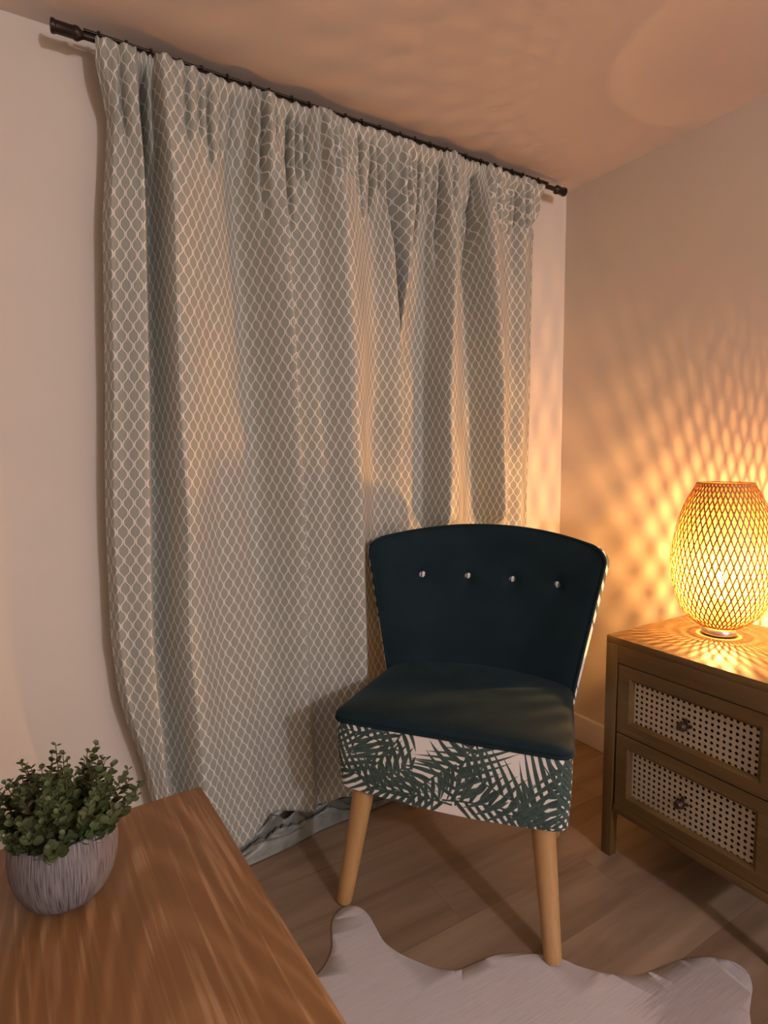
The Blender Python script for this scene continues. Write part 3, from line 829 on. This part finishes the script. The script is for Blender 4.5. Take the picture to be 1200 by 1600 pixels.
# ------------------------------------------------------------------ chair
CO = Vector((0.861, 1.146, 0)); CA = math.atan2(-0.78831578, 0.61527086)
chair = thing('accent_chair', (CO.x, CO.y, 0), CA, 'dark teal velvet cocktail chair with palm-print skirt and splayed beech legs', 'chair')
def rrect(hw_f, hw_b, y0, y1, rad, n=10):
    """rounded trapezoid outline, counter-clockwise from front-left"""
    cs = [(-hw_f+rad, y0+rad, PI, 1.5*PI), (hw_f-rad, y0+rad, 1.5*PI, 2*PI), (hw_b-rad, y1-rad, 0, .5*PI), (-hw_b+rad, y1-rad, .5*PI, PI)]
    pts = []
    for cx, cy, a0, a1 in cs:
        for k in range(n+1):
            a = a0+(a1-a0)*k/n; pts.append((cx+rad*math.cos(a), cy+rad*math.sin(a)))
    # densify the straight runs
    out = []
    for i, p in enumerate(pts):
        q = pts[(i+1) % len(pts)]; L = math.hypot(q[0]-p[0], q[1]-p[1]); m_ = max(1, int(L/0.02))
        for k in range(m_): out.append((p[0]+(q[0]-p[0])*k/m_, p[1]+(q[1]-p[1])*k/m_))
    return out
def loft(name, rings, mat, parent, cap0=False, cap1=False, uvf=None, ang=60, thick=None):
    n = len(rings[0]); vs = [v for r_ in rings for v in r_]; fs = []
    for j in range(len(rings)-1):
        for k in range(n): fs.append((j*n+k, j*n+(k+1) % n, (j+1)*n+(k+1) % n, (j+1)*n+k))
    if cap0: fs.append(tuple(range(n))[::-1])
    if cap1: fs.append(tuple((len(rings)-1)*n+k for k in range(n)))
    uvs = [uvf(v, i % n, i//n) for i, v in enumerate(vs)] if uvf else None
    return mesh_obj(name, vs, fs, mat, parent, True, ang, uvs, thick)
ZP = 0.530
base_out = rrect(0.315, 0.285, 0.0, 0.52, 0.035)
# skirt
rings = []
for k in range(9):
    f = k/8; s = 0.975+0.025*f; bulge = 0.004*math.sin(PI*f)
    ring = []
    for (x, y) in base_out:
        z0 = 0.335-0.016*math.cos(max(-1, min(1, x/0.315))*PI/2)+0.0
        d = Vector((x, y-0.26)); dn = d.normalized()
        ring.append((x*s+dn.x*bulge, 0.26+(y-0.26)*(0.965+0.035*f)+dn.y*bulge, z0+(ZP-z0)*f))
    rings.append(ring)
per = [0.0]
for a, b in zip(base_out, base_out[1:]): per.append(per[-1]+math.hypot(a[0]-b[0], a[1]-b[1]))
# UV zero at the middle of the front
mid_i = min(range(len(base_out)), key=lambda i: abs(base_out[i][0])+(10 if base_out[i][1] > 0.1 else 0))
tot = per[-1]+0.02
def suv(v, k, j):
    uu = per[k]-per[mid_i]
    if uu > tot/2: uu -= tot
    return (uu, v[2]-0.315)
loft('seat_skirt', rings, M_palm, chair, True, False, suv)['label'] = 'white skirt printed with dark green palm fronds'
# seat pad
rings = []
for inset, z in ((0.0, ZP-.004), (-0.004, ZP+.004), (-0.003, ZP+.012), (0.004, ZP+.019), (0.016, ZP+.024), (0.04, ZP+.028), (0.09, ZP+.031), (0.16, ZP+.033), (0.24, ZP+.034)):
    ring = []
    for (x, y) in base_out:
        ring.append((x*(1-inset/0.315), 0.26+(y-0.26)*(1-inset/0.27), z+0.004*noise.noise(Vector((x*5, y*5, 1)))*(inset > .03)))
    rings.append(ring)
loft('seat', rings, M_velvet, chair, False, True)['label'] = 'dark teal velvet seat'
tube('seat_piping', [(x*1.004, 0.26+(y-.26)*1.006, ZP-.002) for x, y in base_out], 0.0048, M_velvet, chair, 8, True)
# legs
def leg(top, bot):
    t_, b_ = Vector(top), Vector(bot); d = (b_-t_)
    pts = [t_+d*k/12 for k in range(12)]+[t_+d*0.985, b_]
    def rr(f):
        i = f*13
        if i > 12.5: return 0.0195
        return 0.0315-0.0095*(i/12)
    o = tube('leg', pts, rr, M_beech, chair, 24)
    return o
leg((-0.243, 0.06, 0.345), (-0.288, -0.006, 0.0)); leg((0.243, 0.06, 0.345), (0.281, -0.006, 0.0045))
leg((-0.21, 0.44, 0.345), (-0.24, 0.50, 0.0)); leg((0.21, 0.44, 0.345), (0.24, 0.50, 0.0))
# backrest
ZB = 0.505
def zt(s):
    a = max(0.0, (abs(s)-0.89)/0.11)
    return 1.012-0.046*s*s-0.036*(1-math.sqrt(max(0, 1-a*a)))
def hw(t): return 0.292+0.086*t**1.05
def base_pt(s, t):
    yc = 0.468+0.125*t
    return hw(t)*s, yc-(0.085+0.075*t)*abs(s)**2.4, ZB+(zt(s)-ZB)*t
NSB, NTB = 72, 36
ss = [math.sin(PI/2*(2*i/NSB-1)) for i in range(NSB+1)]
BTN = [(-0.218, 0.838), (-0.065, 0.838), (0.090, 0.838), (0.240, 0.838)]
inner, outer = [], []
for j in range(NTB+1):
    t = j/NTB; t = math.sin(PI/2*t)*0.5+t*0.5
    for s in ss:
        x, y, z = base_pt(s, t); e = 1e-3
        xa, ya, _ = base_pt(max(-1, s-e), t); xb, yb, _ = base_pt(min(1, s+e), t)
        tx, ty = xb-xa, yb-ya; L = math.hypot(tx, ty) or 1
        nx, ny = -ty/L, tx/L
        edge = (1-abs(s)**10)*(1-t**14)
        puff = 0.018*edge
        for bx, bz in BTN:
            dd = ((x-bx)**2+(z-bz)**2); puff -= 0.015*math.exp(-dd/0.00035)+0.005*math.exp(-dd/0.002)
        puff += 0.002*noise.noise(Vector((x*8, z*8, 3)))*edge
        thk = 0.016+0.044*(1-abs(s)**4)*(1-t**6)
        inner.append((x-nx*puff, y-ny*puff, z-0.0*t))
        outer.append((x+nx*thk, y+ny*thk, z-0.004*t))
W1 = NSB+1
fs = [(j*W1+i, j*W1+i+1, (j+1)*W1+i+1, (j+1)*W1+i) for j in range(NTB) for i in range(NSB)]
back = mesh_obj('backrest', inner, fs, M_velvet, chair, True, 180)
back['label'] = 'curved dark teal velvet backrest'
rim_i = [j*W1 for j in range(NTB+1)]+[NTB*W1+i for i in range(1, W1)]+[j*W1+NSB for j in range(NTB-1, -1, -1)]
n0 = len(outer); ov = list(outer); rimv = []
for k in rim_i: ov.append(inner[k]); rimv.append(len(ov)-1)
# round the rim band: extra middle row pushed outward
midv = []
for k in rim_i:
    a, b = Vector(inner[k]), Vector(outer[k]); c = (a+b)/2
    x, z = c.x, c.z
    dr = Vector((x*1.6, 0, (z-0.80)*1.2)).normalized()
    c += dr*0.006
    ov.append(tuple(c)); midv.append(len(ov)-1)
of = [(j*W1+i, (j+1)*W1+i, (j+1)*W1+i+1, j*W1+i+1) for j in range(NTB) for i in range(NSB)]
for q in range(len(rim_i)-1):
    of.append((rim_i[q], rim_i[q+1], midv[q+1], midv[q])); of.append((midv[q], midv[q+1], rimv[q+1], rimv[q]))
uvo = [(v[0]*1.2, (v[2]-0.5)*0.45) for v in ov]
cover = mesh_obj('back_cover', ov, of, M_palm, chair, True, 80, uvo)
cover['label'] = 'palm print cover over the back'
tube('back_piping', [Vector(inner[k])+Vector((0, 0.001, 0.0)) for k in rim_i], 0.0052, M_velvet, chair, 8)
def surf_y(x, z):
    best = min(inner, key=lambda p: (p[0]-x)**2+(p[2]-z)**2); return best
for bx, bz in BTN:
    p = surf_y(bx, bz)
    x, y, z = p
    s = bx/0.36; ang = math.atan(0.16*2.4*abs(s)**1.4/0.37)*(1 if s > 0 else -1)
    o = lathe('button', [(0.0001, -0.004), (0.0115, -0.004), (0.0128, 0.0), (0.0120, 0.003), (0.0085, 0.0052), (0.0001, 0.0065)], M_button, chair, 24, 80)
    o.location = (x, y-0.001, z)
    o.rotation_euler = (PI/2+0.25, 0, -ang)
    o['label'] = 'small striped white button'

# ------------------------------------------------------------------ cowhide rug
outline = [(.456,1.184),(.50,1.188),(.536,1.201),(.575,1.235),(.596,1.275),(.618,1.318),(.650,1.342),(.682,1.345),(.703,1.325),(.712,1.29),(.708,1.24),(.703,1.19),(.715,1.145),(.735,1.107),(.769,1.057),(.813,1.024),(.845,1.018),(.878,1.014),(.92,1.008),(.961,.99),(1.000,.965),(1.05,.918),(1.069,.883),(1.10,.845),(1.127,.817),(1.16,.792),(1.20,.777),(1.25,.768),(1.30,.757),(1.345,.740),(1.38,.718),(1.405,.685),(1.405,.655),(1.375,.628),(1.34,.613),(1.29,.590),(1.25,.55),(1.23,.45),(1.24,.30),(1.27,.12),(1.33,-.05),(1.42,-.18),(1.46,-.28),(1.40,-.36),(1.30,-.34),(1.20,-.28),(1.08,-.26),(.97,-.33),(.90,-.50),(.82,-.55),(.76,-.42),(.70,-.28),(.55,-.24),(.42,-.30),(.30,-.38),(.22,-.33),(.25,-.2),(.36,-.02),(.41,.2),(.42,.45),(.40,.70),(.33,.88),(.25,1.02),(.20,1.13),(.24,1.20),(.31,1.20),(.38,1.18)]
cx, cy = 0.80, 0.72
def cr_sub(P, m_=4):
    out = []; n = len(P)
    for i in range(n):
        p0, p1, p2, p3 = P[i-1], P[i], P[(i+1) % n], P[(i+2) % n]
        for k in range(m_):
            t = k/m_
            out.append(tuple(0.5*((2*p1[a])+(-p0[a]+p2[a])*t+(2*p0[a]-5*p1[a]+4*p2[a]-p3[a])*t*t+(-p0[a]+3*p1[a]-3*p2[a]+p3[a])*t**3) for a in (0, 1)))
    return out
OUT = cr_sub(outline)
bm = bmesh.new()
ov_ = [bm.verts.new((p[0]-cx, p[1]-cy, 0)) for p in OUT]
f = bm.faces.new(ov_)
bmesh.ops.triangulate(bm, faces=[f])
for gx in range(-6, 8):
    g = bm.verts[:]+bm.edges[:]+bm.faces[:]
    bmesh.ops.bisect_plane(bm, geom=g, plane_co=(gx*0.1, 0, 0), plane_no=(1, 0, 0))
for gy in range(-13, 7):
    g = bm.verts[:]+bm.edges[:]+bm.faces[:]
    bmesh.ops.bisect_plane(bm, geom=g, plane_co=(0, gy*0.1, 0), plane_no=(0, 1, 0))
bm.normal_update()
for v in bm.verts:
    v.co.z = 0.0025+0.0012*noise.noise(Vector((v.co.x*5, v.co.y*5, 0)))
    if not v.is_boundary: v.co.z += 0.004*max(0, noise.noise(Vector((v.co.x*6+3, v.co.y*3, 2))))
me = bpy.data.meshes.new('cowhide_rug'); bm.to_mesh(me); bm.free()
rug = link('cowhide_rug', me, M_rug, None, True, 180); rug.location = (cx, cy, 0)
md = rug.modifiers.new('thickness', 'SOLIDIFY'); md.thickness = 0.003; md.offset = 0
tag(rug, 'pale white cowhide rug with grey-brown streaks lying on the wood floor', 'rug')

# ------------------------------------------------------------------ desk
DZ = 0.75
desk = thing('desk', (0.191, 0.872, 0), math.radians(2.4), 'orange-brown oak desk top in the near left corner holding the plant', 'desk')
box('desktop', (-1.25, -0.80, DZ-0.028), (0.0, 0.0, DZ), M_desk, desk, 0.003)
bm = bmesh.new()
add_box(bm, (-1.18, -0.06, DZ-0.10), (-0.07, -0.04, DZ-0.0285), 0.001); add_box(bm, (-1.18, -0.76, DZ-0.10), (-0.07, -0.74, DZ-0.0285), 0.001)
add_box(bm, (-0.062, -0.74, DZ-0.10), (-0.042, -0.06, DZ-0.0285), 0.001); add_box(bm, (-1.21, -0.74, DZ-0.10), (-1.19, -0.06, DZ-0.0285), 0.001)
bm_obj('apron', bm, M_desk, desk)
for lx in (-1.21, -0.07):
    for ly in (-0.76, -0.08):
        bm = bmesh.new(); add_box(bm, (lx, ly, 0), (lx+.04, ly+.04, DZ-0.0285), .003)
        for v in bm.verts:
            if v.co.z < .01: v.co.x += .004 if lx < -1 else -.004
        bm_obj('leg', bm, M_oakz, desk)

# ------------------------------------------------------------------ potted plant
PX, PYY = 0.004, 0.725
plant = thing('potted_plant', (PX, PYY, DZ), 0, 'small bushy artificial eucalyptus in a combed grey-white pot on the desk', 'plant')
pp = [(0.0001, 0), (0.026, 0), (0.034, 0.003), (0.044, 0.013), (0.051, 0.027), (0.0555, 0.045), (0.0565, 0.060), (0.0555, 0.074), (0.0535, 0.086), (0.0525, 0.089), (0.0495, 0.089), (0.049, 0.084), (0.0505, 0.072), (0.048, 0.066), (0.0001, 0.066)]
lathe('pot', pp, M_pot, plant, 72, 50)
lathe('soil', [(0.0001, 0.072), (0.035, 0.073), (0.0495, 0.070), (0.0495, 0.0665), (0.0001, 0.0665)], M_soil, plant, 32)
lv, lf = [], []
bmS = bmesh.new()
rg = random.Random(21)
def add_leaf(p, d, upv, size):
    """round leaf, a little cupped, growing from p in direction d"""
    d = d.normalized(); s = d.cross(upv)
    if s.length < 1e-3: s = d.cross(Vector((1, 0, 0)))
    s.normalize(); n = s.cross(d); b = len(lv)
    shape = [(0.0, 0.0), (0.22, 0.30), (0.50, 0.42), (0.80, 0.34), (1.0, 0.0), (0.80, -0.34), (0.50, -0.42), (0.22, -0.30)]
    lv.append(p+d*size*0.5-n*size*0.10)
    for a, c in shape: lv.append(p+d*size*a+s*size*c*0.95+n*size*(0.12*abs(c)*2))
    m_ = len(shape)
    for k in range(m_): lf.append((b, b+1+k, b+1+(k+1) % m_))
for i in range(92):
    a = rg.uniform(0, 2*PI); q = rg.random()**0.6
    lean = q*0.92
    L = rg.uniform(0.050, 0.092)*(1.0-0.10*q)
    if i % 6 == 0: L *= 1.22
    p = Vector((0.035*q*math.cos(a), 0.035*q*math.sin(a), 0.070))
    d = Vector((math.sin(lean)*math.cos(a), math.sin(lean)*math.sin(a), math.cos(lean)))
    pts = [p]; n = 9
    for k in range(n):
        d = (d+Vector((rg.uniform(-.09, .09), rg.uniform(-.09, .09), 0.03 if k < 4 else rg.uniform(-.02, .10)))).normalized()
        pts.append(pts[-1]+d*L/n)
    add_tube(bmS, pts, lambda f: 0.0011-0.0006*f, 5)
    for k in range(1, n+1):
        f = k/n
        size = (0.0205*(1-f)+0.0070*f)*rg.uniform(0.8, 1.2)
        base_a = rg.uniform(0, PI)
        for h in range(2 if k < n else 3):
            aa = base_a+h*PI+rg.uniform(-.3, .3)
            side = Vector((math.cos(aa), math.sin(aa), rg.uniform(-0.1, .5)))
            dd = (side+d*rg.uniform(0.1, 0.8))
            add_leaf(pts[k], dd, d, size)
bm_obj('stem', bmS, M_stem, plant)
fo = mesh_obj('foliage', lv, lf, M_leaf, plant, True, 60)
